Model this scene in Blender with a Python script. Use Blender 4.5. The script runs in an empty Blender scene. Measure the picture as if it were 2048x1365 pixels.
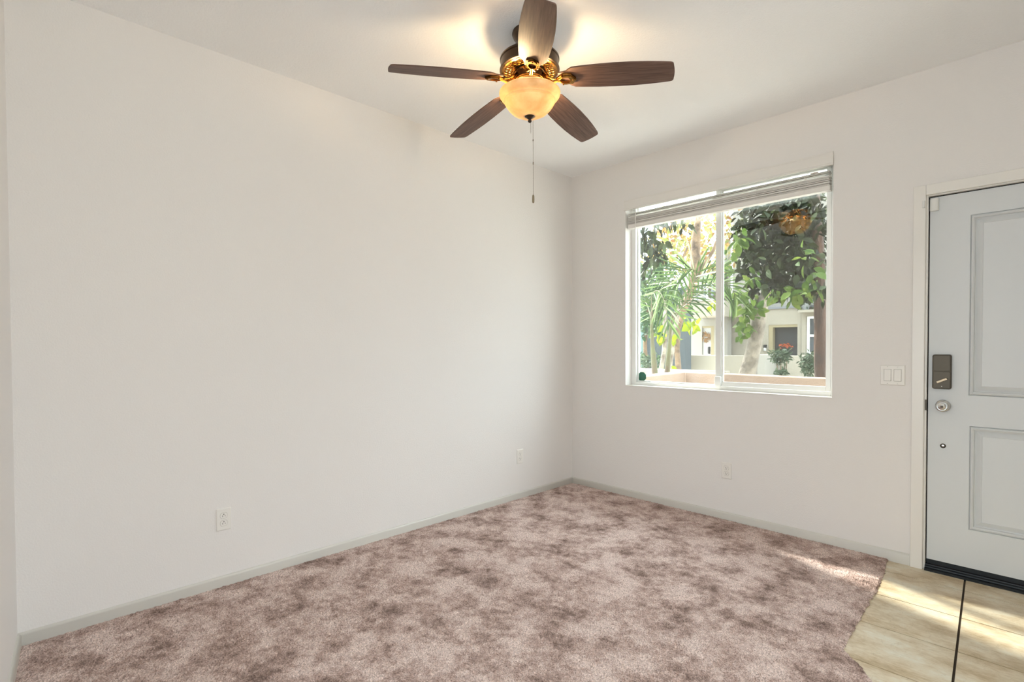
import bpy, bmesh, math, random
import numpy as np
from mathutils import Vector, Matrix, Euler, noise
C = bpy.context.scene.collection
SC = bpy.context.scene
PI = math.pi

# ------------------------------------------------------------------ camera, sky, sun, daylight, exposure
FPX, YAW, PITCH, ROLL = 1029.74, math.radians(45.826), math.radians(-1.0443), math.radians(-0.2255)
CAM = Vector((2.9397, -3.6099, 1.2394)); PPY = 28.54
_f = Vector((-math.sin(YAW) * math.cos(PITCH), math.cos(YAW) * math.cos(PITCH), math.sin(PITCH)))
_r0 = Vector((math.cos(YAW), math.sin(YAW), 0)); _u0 = _r0.cross(_f)
_r = _r0 * math.cos(ROLL) + _u0 * math.sin(ROLL); _u = -_r0 * math.sin(ROLL) + _u0 * math.cos(ROLL)
cd = bpy.data.cameras.new('camera'); cam = bpy.data.objects.new('camera', cd); C.objects.link(cam)
cam.matrix_world = Matrix(((_r.x, _u.x, -_f.x, CAM.x), (_r.y, _u.y, -_f.y, CAM.y), (_r.z, _u.z, -_f.z, CAM.z), (0, 0, 0, 1)))
cd.sensor_width = 36; cd.lens = FPX / 2048 * 36; cd.shift_y = PPY / 2048; cd.clip_start = .02
SC.camera = cam
SC.view_settings.view_transform = 'Standard'; SC.view_settings.look = 'None'
SC.view_settings.gamma = 1; SC.view_settings.exposure = 0.26; SC.view_settings.use_curve_mapping = False
SC.cycles.use_denoising = True; SC.cycles.use_light_tree = False
SC.cycles.max_bounces = 10; SC.cycles.diffuse_bounces = 6; SC.cycles.transparent_max_bounces = 24
SC.cycles.sample_clamp_indirect = 6.0; SC.cycles.caustics_reflective = False; SC.cycles.caustics_refractive = False

w = bpy.data.worlds.new('sky'); SC.world = w; w.use_nodes = True
_n = w.node_tree.nodes; _l = w.node_tree.links; bg = _n['Background']; bg.inputs['Color'].default_value = (.84, .935, 1, 1)
# bright hazy sky, brighter overhead than at the horizon
_tc = _n.new('ShaderNodeTexCoord'); _sx = _n.new('ShaderNodeSeparateXYZ'); _mr = _n.new('ShaderNodeMapRange')
_l.new(_tc.outputs['Generated'], _sx.inputs[0]); _l.new(_sx.outputs['Z'], _mr.inputs['Value'])
SKY_LOW, SKY_HIGH = 4.2, 14.0
for _k, _v in (('From Min', 0), ('From Max', 1), ('To Min', SKY_LOW), ('To Max', SKY_HIGH)): _mr.inputs[_k].default_value = _v
_l.new(_mr.outputs['Result'], bg.inputs['Strength'])

sl = bpy.data.lights.new('sun', 'SUN'); sun = bpy.data.objects.new('sun', sl); C.objects.link(sun)
sl.energy = 23; sl.angle = math.radians(2.4); sl.color = (1, .95, .86)
sun.rotation_euler = Vector((.95, -.36, -1)).to_track_quat('-Z', 'Y').to_euler()

def portal(name, loc, aim, sx, sy):                   # tells the sampler where daylight enters; gives no light itself
    l = bpy.data.lights.new(name, 'AREA'); l.shape = 'RECTANGLE'; l.size = sx; l.size_y = sy; l.cycles.is_portal = True
    o = bpy.data.objects.new(name, l); C.objects.link(o); o.location = loc; o.rotation_euler = Vector(aim).to_track_quat('-Z', 'Z').to_euler(); return o
portal('daylight_portal_front', (1.30, .16, 1.66), (0, -1, 0), 1.5, 1.52)
portal('daylight_portal_rear', (2.2, -8.2, 1.05), (0, 1, 0), 4.0, 2.1)
portal('daylight_portal_side', (6.2, -2.5, 1.1), (-1, 0, 0), 2.4, 2.3)

# ------------------------------------------------------------------ helpers
def lin(c):
    c = c / 255; return c / 12.92 if c <= .04045 else ((c + .055) / 1.055) ** 2.4
def rgb(r, g, b): return (lin(r), lin(g), lin(b), 1)
def at(px, py, Y):                                   # the point of plane y = Y seen in that direction from the camera
    d = _f + _r * ((px - 1024) / FPX) + _u * ((682.5 + PPY - py) / FPX)
    return CAM + d * ((Y - CAM.y) / d.y)

class MB:
    def __init__(s): s.v = []; s.f = []
    def add(s, vs, fs):
        n = len(s.v); s.v += [tuple(p) for p in vs]; s.f += [tuple(i + n for i in f) for f in fs]; return s
    def box(s, x0, y0, z0, x1, y1, z1):
        return s.add([(x0, y0, z0), (x1, y0, z0), (x1, y1, z0), (x0, y1, z0), (x0, y0, z1), (x1, y0, z1), (x1, y1, z1), (x0, y1, z1)],
                     [(0, 3, 2, 1), (4, 5, 6, 7), (0, 1, 5, 4), (1, 2, 6, 5), (2, 3, 7, 6), (3, 0, 4, 7)])
    def lathe(s, prof, n=48, c=(0, 0), caps=True):
        k = len(prof); vs = [(c[0] + r * math.cos(2 * PI * i / n), c[1] + r * math.sin(2 * PI * i / n), z) for i in range(n) for r, z in prof]
        fs = [(i * k + j, ((i + 1) % n) * k + j, ((i + 1) % n) * k + j + 1, i * k + j + 1) for i in range(n) for j in range(k - 1)]
        if caps:
            if prof[0][0] > 1e-6: fs.append(tuple(i * k for i in range(n))[::-1])
            if prof[-1][0] > 1e-6: fs.append(tuple(i * k + k - 1 for i in range(n)))
        return s.add(vs, fs)
    def tube(s, pts, rad, n=8, caps=True):
        pts = [Vector(p) for p in pts]; m = len(pts)
        if not hasattr(rad, '__len__'): rad = [rad] * m
        vs = []; ref = None
        for i, p in enumerate(pts):
            t = (pts[min(i + 1, m - 1)] - pts[max(i - 1, 0)]).normalized()
            if ref is None: ref = t.orthogonal().normalized()
            ref = (ref - t * ref.dot(t)).normalized(); b = t.cross(ref)
            vs += [p + (ref * math.cos(2 * PI * k / n) + b * math.sin(2 * PI * k / n)) * rad[i] for k in range(n)]
        fs = [(i * n + k, i * n + (k + 1) % n, (i + 1) * n + (k + 1) % n, (i + 1) * n + k) for i in range(m - 1) for k in range(n)]
        if caps: fs += [tuple(range(n))[::-1], tuple((m - 1) * n + k for k in range(n))]
        return s.add(vs, fs)
    def prism(s, outline, fn, d0, d1):                # outline of 2-D points; fn(u, v, depth) -> point
        n = len(outline)
        vs = [fn(u, v, d0) for u, v in outline] + [fn(u, v, d1) for u, v in outline]
        return s.add(vs, [tuple(range(n))[::-1], tuple(range(n, 2 * n))] + [(i, (i + 1) % n, n + (i + 1) % n, n + i) for i in range(n)])
    def ring_prism(s, outer, inner, fn, d0, d1):
        n = len(outer); vs = [fn(u, v, d) for d in (d0, d1) for o in (outer, inner) for u, v in o]
        fs = []
        for i in range(n):
            j = (i + 1) % n
            fs += [(i, n + i, n + j, j), (2 * n + i, 2 * n + j, 3 * n + j, 3 * n + i), (i, j, 2 * n + j, 2 * n + i), (n + i, 3 * n + i, 3 * n + j, n + j)]
        return s.add(vs, fs)
    def build(s, name, mat, parent=None, smooth=35, bevel=0, fix=True):
        me = bpy.data.meshes.new(name); me.from_pydata([tuple(p) for p in s.v], [], s.f)
        if fix:
            bm = bmesh.new(); bm.from_mesh(me); bmesh.ops.recalc_face_normals(bm, faces=bm.faces); bm.to_mesh(me); bm.free()
        if smooth:
            me.shade_smooth(); me.set_sharp_from_angle(angle=math.radians(smooth))
        if mat: me.materials.append(mat)
        o = bpy.data.objects.new(name, me); C.objects.link(o)
        if parent: o.parent = parent
        if bevel:
            b = o.modifiers.new('bevel', 'BEVEL'); b.width = bevel; b.segments = 3; b.limit_method = 'ANGLE'; b.harden_normals = False
        return o
def tag(o, label=None, cat=None, group=None, kind=None):
    for k, v in (('label', label), ('category', cat), ('group', group), ('kind', kind)):
        if v: o[k] = v
    return o
def empty(name, loc, rz=0):
    o = bpy.data.objects.new(name, None); C.objects.link(o); o.location = loc; o.rotation_euler = (0, 0, rz); o.empty_display_size = .05; return o
def copy_tree(o, parent=None):
    c = o.copy(); C.objects.link(c)
    if parent: c.parent = parent
    for ch in list(o.children): copy_tree(ch, c)
    return c
def struct(o): o['kind'] = 'structure'; return o
def rrect(x0, y0, x1, y1, r, n=4):
    out = []
    for cx, cy, a in ((x1 - r, y1 - r, 0), (x0 + r, y1 - r, 90), (x0 + r, y0 + r, 180), (x1 - r, y0 + r, 270)):
        out += [(cx + r * math.cos(math.radians(a + 90 * i / n)), cy + r * math.sin(math.radians(a + 90 * i / n))) for i in range(n + 1)]
    return out
def circ(cx, cy, r, n=24, ry=None): return [(cx + r * math.cos(2 * PI * i / n), cy + (ry or r) * math.sin(2 * PI * i / n)) for i in range(n)]
XZ = lambda u, v, d: (u, d, v)                        # a profile on a wall of constant y

# ------------------------------------------------------------------ materials
def newmat(name):
    m = bpy.data.materials.new(name); m.use_nodes = True; nt = m.node_tree
    return m, nt, nt.nodes['Principled BSDF'], nt.nodes['Material Output']
def N(nt, typ, **kw):
    n = nt.nodes.new(typ)
    for k, v in kw.items(): setattr(n, k, v)
    return n
def noise_node(nt, scale, detail=3, rough=.5, vec=None, stretch=None):
    n = N(nt, 'ShaderNodeTexNoise'); n.inputs['Scale'].default_value = scale; n.inputs['Detail'].default_value = detail; n.inputs['Roughness'].default_value = rough
    tc = N(nt, 'ShaderNodeTexCoord'); src = tc.outputs['Object']
    if stretch:
        mp = N(nt, 'ShaderNodeMapping'); mp.inputs['Scale'].default_value = stretch; nt.links.new(src, mp.inputs['Vector']); src = mp.outputs['Vector']
    nt.links.new(src, n.inputs['Vector']); return n
def ramp(nt, fac, stops):
    r = N(nt, 'ShaderNodeValToRGB'); e = r.color_ramp.elements
    while len(e) < len(stops): e.new(.5)
    for i, (p, c) in enumerate(stops): e[i].position = p; e[i].color = c
    nt.links.new(fac, r.inputs['Fac']); return r
def simple(name, col, rough=.5, metal=0, bump=None, var=None, spec=.5, stretch=None):
    m, nt, p, out = newmat(name); p.inputs['Base Color'].default_value = col; p.inputs['Roughness'].default_value = rough
    p.inputs['Metallic'].default_value = metal; p.inputs['Specular IOR Level'].default_value = spec
    if var:                                            # (scale, dark colour, detail)
        n = noise_node(nt, var[0], var[2] if len(var) > 2 else 4, .6, stretch=stretch)
        r = ramp(nt, n.outputs['Fac'], [(.3, var[1]), (.7, col)]); nt.links.new(r.outputs['Color'], p.inputs['Base Color'])
    if bump:                                           # (scale, strength, distance)
        n = noise_node(nt, bump[0], 3, .55, stretch=stretch); b = N(nt, 'ShaderNodeBump'); b.inputs['Strength'].default_value = bump[1]; b.inputs['Distance'].default_value = bump[2]
        nt.links.new(n.outputs['Fac'], b.inputs['Height']); nt.links.new(b.outputs['Normal'], p.inputs['Normal'])
    return m
M = {}
M['wall'] = simple('wall_paint', rgb(229, 225, 221), .75, bump=(140, .35, .004), spec=.25)
M['ceiling'] = simple('ceiling_paint', rgb(245, 245, 245), .85, bump=(110, .45, .005), spec=.2)
M['trim'] = simple('trim_paint', rgb(228, 224, 217), .3)
M['base'] = simple('baseboard_paint', rgb(208, 205, 197), .3)
M['door'] = simple('door_paint', rgb(210, 212, 212), .42, bump=(400, .06, .001))
M['vinyl'] = simple('window_vinyl', rgb(232, 232, 228), .35)
M['blind'] = simple('blind_slat', rgb(226, 222, 216), .4, bump=(60, .05, .001))
M['plastic'] = simple('outlet_plastic', rgb(230, 226, 219), .35)
M['plastic_white'] = simple('sensor_plastic', rgb(228, 227, 222), .3)
M['slot'] = simple('slot_dark', rgb(30, 27, 24), .6)
M['screw'] = simple('screw_metal', rgb(170, 165, 155), .35, .8)
M['chrome'] = simple('chrome', rgb(205, 205, 203), .09, 1)
M['pewter'] = simple('dark_pewter', rgb(74, 67, 57), .38, .85, bump=(300, .05, .001))
M['champagne'] = simple('thumbturn_metal', rgb(160, 142, 118), .35, .9)
M['black'] = simple('threshold_black', rgb(26, 30, 33), .45, .3, spec=.4)
M['gap'] = simple('gap_dark', rgb(24, 23, 22), .9)
M['bronze'] = simple('fan_bronze', rgb(70, 56, 44), .34, .85)
M['brass'] = simple('antique_brass', rgb(176, 134, 70), .25, 1, var=(40, rgb(120, 84, 40)))
M['chain'] = simple('chain_metal', rgb(120, 108, 92), .35, 1)
M['fob'] = simple('fob_wood', rgb(128, 112, 86), .5)

def wood_mat():
    m, nt, p, out = newmat('walnut_blade')
    n = noise_node(nt, 5, 6, .65, stretch=(1.2, 26, 8)); r = ramp(nt, n.outputs['Fac'], [(.25, rgb(62, 42, 34)), (.52, rgb(96, 70, 58)), (.8, rgb(122, 94, 80))])
    nt.links.new(r.outputs['Color'], p.inputs['Base Color']); p.inputs['Roughness'].default_value = .5; p.inputs['Specular IOR Level'].default_value = .4
    b = N(nt, 'ShaderNodeBump'); b.inputs['Strength'].default_value = .12; b.inputs['Distance'].default_value = .001
    nt.links.new(n.outputs['Fac'], b.inputs['Height']); nt.links.new(b.outputs['Normal'], p.inputs['Normal']); return m
M['wood'] = wood_mat()
def bowl_mat():
    m, nt, p, out = newmat('amber_glass')
    n = noise_node(nt, 14, 5, .6); r = ramp(nt, n.outputs['Fac'], [(.35, rgb(196, 172, 132)), (.62, rgb(212, 194, 160))])
    tr = N(nt, 'ShaderNodeBsdfTranslucent'); nt.links.new(r.outputs['Color'], tr.inputs['Color'])
    nt.links.new(r.outputs['Color'], p.inputs['Base Color']); p.inputs['Roughness'].default_value = .3
    mx = N(nt, 'ShaderNodeMixShader'); mx.inputs['Fac'].default_value = .33
    nt.links.new(p.outputs[0], mx.inputs[1]); nt.links.new(tr.outputs[0], mx.inputs[2]); nt.links.new(mx.outputs[0], out.inputs['Surface']); return m
M['bowl'] = bowl_mat()
def glass_mat():
    m, nt, p, out = newmat('window_glass'); nt.nodes.remove(p)
    t = N(nt, 'ShaderNodeBsdfTransparent'); t.inputs['Color'].default_value = (.97, .985, .98, 1)
    g = N(nt, 'ShaderNodeBsdfGlossy'); g.inputs['Roughness'].default_value = .0
    ge = N(nt, 'ShaderNodeNewGeometry'); dt = N(nt, 'ShaderNodeVectorMath', operation='DOT_PRODUCT'); nt.links.new(ge.outputs['Normal'], dt.inputs[0]); nt.links.new(ge.outputs['Incoming'], dt.inputs[1])
    ab = N(nt, 'ShaderNodeMath', operation='ABSOLUTE'); nt.links.new(dt.outputs['Value'], ab.inputs[0])
    om = N(nt, 'ShaderNodeMath', operation='SUBTRACT'); om.inputs[0].default_value = 1; nt.links.new(ab.outputs[0], om.inputs[1])
    pw = N(nt, 'ShaderNodeMath', operation='POWER'); nt.links.new(om.outputs[0], pw.inputs[0]); pw.inputs[1].default_value = 5
    fr = N(nt, 'ShaderNodeMath', operation='MULTIPLY_ADD'); nt.links.new(pw.outputs[0], fr.inputs[0]); fr.inputs[1].default_value = .945; fr.inputs[2].default_value = .055
    mx = N(nt, 'ShaderNodeMixShader'); nt.links.new(fr.outputs[0], mx.inputs['Fac'])
    nt.links.new(t.outputs[0], mx.inputs[1]); nt.links.new(g.outputs[0], mx.inputs[2]); nt.links.new(mx.outputs[0], out.inputs['Surface']); return m
M['glass'] = glass_mat()
def screen_mat():
    m, nt, p, out = newmat('insect_screen'); nt.nodes.remove(p)
    t = N(nt, 'ShaderNodeBsdfTransparent'); d = N(nt, 'ShaderNodeBsdfDiffuse'); d.inputs['Color'].default_value = rgb(40, 40, 40)
    mx = N(nt, 'ShaderNodeMixShader'); mx.inputs['Fac'].default_value = .2
    nt.links.new(t.outputs[0], mx.inputs[1]); nt.links.new(d.outputs[0], mx.inputs[2]); nt.links.new(mx.outputs[0], out.inputs['Surface']); return m
M['screen'] = screen_mat()
def carpet_mat():
    m, nt, p, out = newmat('cut_pile_carpet')
    big = noise_node(nt, 5.2, 5, .62); fine = noise_node(nt, 190, 3, .65); mid = noise_node(nt, 22, 6, .68)
    a = N(nt, 'ShaderNodeMath', operation='MULTIPLY_ADD'); nt.links.new(mid.outputs['Fac'], a.inputs[0]); a.inputs[1].default_value = .62; nt.links.new(big.outputs['Fac'], a.inputs[2])
    r1 = ramp(nt, a.outputs[0], [(.60, rgb(128, 109, 101)), (.76, rgb(180, 158, 149)), (.92, rgb(214, 196, 188))])  # darker blotches carry the shading of leaning pile as colour
    r2 = ramp(nt, fine.outputs['Fac'], [(.3, (.34, .31, .30, 1)), (.49, (.92, .90, .90, 1)), (.68, (1.38, 1.36, 1.36, 1))])  # dark specks paint the shade between tufts into the colour
    mx = N(nt, 'ShaderNodeMix', data_type='RGBA', blend_type='MULTIPLY'); mx.inputs['Factor'].default_value = 1
    nt.links.new(r1.outputs['Color'], mx.inputs['A']); nt.links.new(r2.outputs['Color'], mx.inputs['B']); nt.links.new(mx.outputs['Result'], p.inputs['Base Color'])
    p.inputs['Roughness'].default_value = .95; p.inputs['Specular IOR Level'].default_value = .1
    return m
M['carpet'] = carpet_mat()
def tile_mat():
    m, nt, p, out = newmat('stone_tile')
    n1 = noise_node(nt, 4.5, 6, .6, stretch=(1, 1.7, 1)); n2 = noise_node(nt, 30, 6, .72, stretch=(1, 2.4, 1)); n3 = noise_node(nt, 7, 5, .6); n3.inputs['Distortion'].default_value = 1.2
    a = N(nt, 'ShaderNodeMath', operation='MULTIPLY_ADD'); nt.links.new(n2.outputs['Fac'], a.inputs[0]); a.inputs[1].default_value = .5; nt.links.new(n1.outputs['Fac'], a.inputs[2])
    r = ramp(nt, a.outputs[0], [(.46, rgb(158, 136, 102)), (.64, rgb(192, 172, 140)), (.80, rgb(212, 198, 172)), (.96, rgb(220, 214, 196))])
    v = N(nt, 'ShaderNodeMath', operation='SUBTRACT'); nt.links.new(n3.outputs['Fac'], v.inputs[0]); v.inputs[1].default_value = .5
    v2 = N(nt, 'ShaderNodeMath', operation='ABSOLUTE'); nt.links.new(v.outputs[0], v2.inputs[0])
    rv = ramp(nt, v2.outputs[0], [(0, (.70, .66, .60, 1)), (.012, (1, 1, 1, 1))])
    mx = N(nt, 'ShaderNodeMix', data_type='RGBA', blend_type='MULTIPLY'); mx.inputs['Factor'].default_value = .45
    nt.links.new(r.outputs['Color'], mx.inputs['A']); nt.links.new(rv.outputs['Color'], mx.inputs['B']); nt.links.new(mx.outputs['Result'], p.inputs['Base Color'])
    p.inputs['Roughness'].default_value = .42
    b = N(nt, 'ShaderNodeBump'); b.inputs['Strength'].default_value = .12; b.inputs['Distance'].default_value = .002
    nt.links.new(a.outputs[0], b.inputs['Height']); nt.links.new(b.outputs['Normal'], p.inputs['Normal']); return m
M['tile'] = tile_mat()
M['grout'] = simple('grout', rgb(58, 46, 34), .9)

# ------------------------------------------------------------------ room shell
H = 2.74
WX0, WX1, WZ0, WZ1 = .56, 2.043, .913, 2.415          # window opening
DX0, DX1, DZ1 = 2.484, 3.434, 2.06                    # door opening
struct(MB().box(-.14, -4.0, -.1, 0, .14, H).build('wall_left', M['wall']))
b = MB()
for x0, z0, x1, z1 in ((0, -.1, WX0, H), (WX0, -.1, WX1, WZ0), (WX0, WZ1, WX1, H), (WX1, -.1, DX0, H), (DX0, DZ1, DX1, H), (DX1, -.1, 6.14, H)):
    b.box(x0, 0, z0, x1, .14, z1)
struct(b.build('wall_back', M['wall']))
NS = -.068                                             # the near wall is a few degrees out of square
def near_pt(x, off): return (x, -3.611 + NS * x + off)
b = MB(); o4 = [near_pt(0, 0), near_pt(1.1, 0), near_pt(1.1, -.12), near_pt(0, -.12)]
b.prism(o4, lambda u, v, d: (u, v, d), -.1, H); struct(b.build('wall_near', M['wall']))
struct(MB().box(-.14, -8.3, H, 6.3, .14, H + .12).build('ceiling', M['ceiling']))
b = MB()
for x0, z0, x1, z1 in ((-.14, -.1, .2, H), (.2, 2.1, 4.2, H), (4.2, -.1, 6.3, H)): b.box(x0, -8.14, z0, x1, -8.0, z1)  # unseen rear opening, sized for the daylight it lets in
struct(b.build('wall_rear', M['wall']))
b = MB()
for y0, z0, y1, z1 in ((-8.0, -.1, -3.7, H), (-3.7, 2.3, -1.3, H), (-1.3, -.1, 0, H)): b.box(6.0, y0, z0, 6.14, y1, z1)  # unseen side opening, added and placed to brighten the left wall
struct(b.build('wall_right', M['wall']))
struct(MB().box(-.14, -8.0, -.1, -.0, -4.0, H).build('wall_far_left', M['wall']))

# unseen wall added right of the front door to keep side daylight off it
struct(MB().box(3.62, -1.55, -.1, 3.74, 0, H).build('wall_light_block', M['wall']))

# floor: grout bed and stone tiles, seams a touch out of square with the wall
b = MB(); b.box(-.14, -8.3, -.12, 6.3, .14, -.012); struct(b.build('floor', M['grout'], smooth=0))
fo = MB(); TS = .3495
for i in range(-1, 9):
    for j in range(0, 23):
        x0, x1 = i * TS + .0042, (i + 1) * TS - .0042; y1, y0 = -j * TS + .165 - .0026, -(j + 1) * TS + .165 + .0026
        if j == 0: y1 = .06
        pts = [(x0, y0), (x1, y0), (x1, y1), (x0, y1)]
        pts = [(2.677 + x - (y + .184) * .0487, y) for x, y in pts]
        top = [(x, y, -.006) for x, y in pts]; bot = [(x, y, -.014) for x, y in pts]
        fo.add(bot + top, [(4, 5, 6, 7), (0, 1, 5, 4), (1, 2, 6, 5), (2, 3, 7, 6), (3, 0, 4, 7)])
ft = fo.build('floor_tiles', M['tile'], smooth=0); struct(ft)

# baseboards
def base_profile(t=.012, h=.058): return [(0, -.012), (t, -.012), (t, h - .011), (t * .94, h - .0085), (t * .2, h - .0005), (0, h)]
b = MB(); pr = base_profile(); n = len(pr)
def sweep(b, pr, path):                                # path(t, z) for each end
    vs = [path[0](t, z) for t, z in pr] + [path[1](t, z) for t, z in pr]; n = len(pr)
    b.add(vs, [tuple(range(n)), tuple(range(n, 2 * n))[::-1]] + [(i, (i + 1) % n, n + (i + 1) % n, n + i) for i in range(n)])
sweep(b, pr, (lambda t, z: (t, -t, z), lambda t, z: (t, -3.611 + t, z))); struct(b.build('baseboard_left', M['base'], smooth=50))
b = MB(); sweep(b, pr, (lambda t, z: (t, -t, z), lambda t, z: (2.4345, -t, z))); struct(b.build('baseboard_back', M['base'], smooth=50))
b = MB(); sweep(b, pr, (lambda t, z: (t,) + (near_pt(t, t)[1], z), lambda t, z: (1.1,) + (near_pt(1.1, t)[1], z))); struct(b.build('baseboard_near', M['base'], smooth=50))

# door casing and jamb
b = MB()
b.box(2.4354, -.018, -.012, 2.4905, 0.0, 2.1092); b.box(2.4905, -.018, 2.0535, 3.4245, 0, 2.1092); b.box(3.4245, -.018, -.012, 3.484, 0, 2.1092)
struct(b.build('trim_1', M['trim'], bevel=.003))
b = MB()
b.box(2.484, 0, -.012, 2.4995, .139, 2.06); b.box(3.4215, 0, -.012, 3.434, .139, 2.06); b.box(2.4995, 0, 2.0475, 3.4215, .139, 2.06)
b.box(2.4995, .062, -.012, 2.511, .139, 2.0475); b.box(3.409, .062, -.012, 3.4215, .139, 2.0475); b.box(2.509, .062, 2.035, 3.409, .139, 2.0475)
struct(b.build('trim_2', M['trim'], bevel=.0015))
# threshold
b = MB(); b.prism([(-.024, -.012), (-.024, -.002), (-.018, .006), (-.004, .008), (-.002, .014), (.004, .017), (.010, .016), (.012, .022), (.135, .024), (.135, -.012)], lambda u, v, d: (d, u, v), 2.4997, 3.4195)
struct(b.build('trim_3', M['black'], smooth=25))

# front door
door = MB(); X0, X1, Z0, Z1, YF, YB = 2.5045, 3.4165, .050, 2.0415, .018, .058
PX0, PX1 = 2.671, 3.248
panels = [(PX0, .967, PX1, 1.920), (PX0 + .006, .254, PX1 - .006, .806)]
def quad(b, x0, z0, x1, z1, y): b.add([(x0, y, z0), (x1, y, z0), (x1, y, z1), (x0, y, z1)], [(0, 1, 2, 3)])
zs = [Z0, .254, .806, .967, 1.920, Z1]
for k in range(5):
    za, zb = zs[k], zs[k + 1]
    if k in (1, 3):
        p0, p1 = (panels[1][0], panels[1][2]) if k == 1 else (panels[0][0], panels[0][2])
        quad(door, X0, za, p0, zb, YF); quad(door, p1, za, X1, zb, YF)
    else: quad(door, X0, za, X1, zb, YF)
loops = [(0, 0), (.0035, .006), (.007, -.004), (.013, -.007), (.019, -.003), (.0215, .009), (.026, .0115), (.050, -.0015), (.052, .0005)]
for x0, z0, x1, z1 in panels:
    L = [[(x0 + i, YF + d, z0 + i), (x1 - i, YF + d, z0 + i), (x1 - i, YF + d, z1 - i), (x0 + i, YF + d, z1 - i)] for i, d in loops]
    for a, c in zip(L, L[1:]):
        door.add(a + c, [(k, (k + 1) % 4, 4 + (k + 1) % 4, 4 + k) for k in range(4)])
    door.add(L[-1], [(0, 1, 2, 3)])
door.add([(X0, YF, Z0), (X1, YF, Z0), (X1, YF, Z1), (X0, YF, Z1), (X0, YB, Z0), (X1, YB, Z0), (X1, YB, Z1), (X0, YB, Z1)],
         [(4, 7, 6, 5), (0, 4, 5, 1), (1, 5, 6, 2), (2, 6, 7, 3), (3, 7, 4, 0)])
D = struct(door.build('door_1', M['door'], smooth=12, fix=False))
D['label'] = 'white two panel front door with chrome knob and keypad lock'
MB().box(X0, YF + .001, .0255, X1, YB - .002, .0525).build('door_sweep', M['black'], D)['label'] = 'black sweep along the door bottom'
b = MB(); b.box(2.4997, .026, .028, 2.5043, .06, 2.046); b.box(2.5043, .026, 2.0417, 3.4212, .06, 2.0472); b.build('gap_shade', M['gap'], D)['label'] = 'black strip painting the shade in the gap round the door'  # dark strip stands in for the shade inside the gap
# keypad deadbolt
lk = MB(); lk.prism(rrect(2.5235, .9965, 2.6035, 1.183, .010), XZ, YF, YF - .024); lk = lk.build('deadbolt_housing', M['pewter'], D, bevel=.003); lk['label'] = 'dark pewter deadbolt housing'
c_ = MB(); c_.prism(rrect(2.528, 1.0945, 2.599, 1.1785, .007), XZ, YF - .024, YF - .0265); c_.build('battery_cover', M['pewter'], lk, bevel=.0012)
c_ = MB(); c_.prism(rrect(2.528, 1.001, 2.599, 1.0915, .007), XZ, YF - .024, YF - .0265); c_.build('lower_cover', M['pewter'], lk, bevel=.0012)
t_ = MB(); ang = math.radians(27); tc, ts = math.cos(ang), math.sin(ang)
t_.prism([(2.566 + u * tc - v * ts, 1.0435 + u * ts + v * tc) for u, v in rrect(-.024, -.0055, .024, .0055, .002)], XZ, YF - .034, YF - .0445); t_.build('thumbturn', M['champagne'], lk, bevel=.001)
t_ = MB(); t_.prism(circ(2.566, 1.0435, .011), XZ, YF - .0265, YF - .034); t_.build('thumbturn_base', M['pewter'], lk)
t_ = MB(); t_.prism(circ(2.564, 1.0115, .0024, 12), XZ, YF - .0265, YF - .0275); t_.build('cover_screw', M['screw'], lk)
# knob: lathe turned about the y axis
def lathe_y(prof, cx, cz, y0, n=40):
    m = MB(); m.lathe([(r, z) for r, z in prof], n); m.v = [(cx + x, y0 - z, cz + y) for x, y, z in m.v]; return m
kb = lathe_y([(.0335, 0), (.0335, .003), (.030, .008), (.019, .0115), (.0135, .013)], 2.5685, .904, YF).build('knob_rose', M['chrome'], D, smooth=50)
lathe_y([(.0135, .0125), (.0125, .022), (.016, .030), (.0245, .034), (.0285, .041), (.0285, .046), (.0255, .0500), (.0225, .0505), (.0215, .0490), (.0195, .0490), (.0185, .0515), (.012, .0545), (.0, .0555)], 2.5685, .904, YF).build('knob', M['chrome'], kb, smooth=60)
b = MB(); b.box(2.563, -.0405, .8985, 2.574, -.0365, .9095); b.build('turn_button', M['pewter'], kb, bevel=.001)
v = lathe_y([(.0125, 0), (.0125, .003), (.0095, .0055), (.007, .0055), (.0065, .003)], 2.570, .686, YF).build('keyhole_rosette', M['pewter'], D, smooth=50)
lathe_y([(.006, .002), (.0055, .0045), (.0, .005)], 2.570, .686, YF).build('keyhole_plug', M['chrome'], v, smooth=50)
b = MB(); b.box(2.4930, -.0015, .876, 2.5012, .022, .934); st = b.build('strike_plate', M['pewter'], None); st['kind'] = 'structure'; st.name = 'trim_4'

# door contact sensor and its magnet
def sensor():
    m = MB(); m.prism([(-.0195, 0), (-.0195, -.012), (-.015, -.019), (.0, -.0235), (.013, -.0215), (.0185, -.014), (.0185, 0)], lambda u, v, d: (2.5235 + u, YF + v, d), 1.966, 2.034)
    return m.build('door_sensor', M['plastic_white'], bevel=.003, smooth=50)
tag(sensor(), 'white plastic alarm contact in the top left corner of the front door', 'sensor')
m = MB(); m.box(2.4755, -.030, 1.985, 2.487, -.018, 2.023); tag(m.build('sensor_magnet', M['plastic_white'], bevel=.002), 'small white magnet block on the door casing beside the alarm contact', 'magnet')

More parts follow.
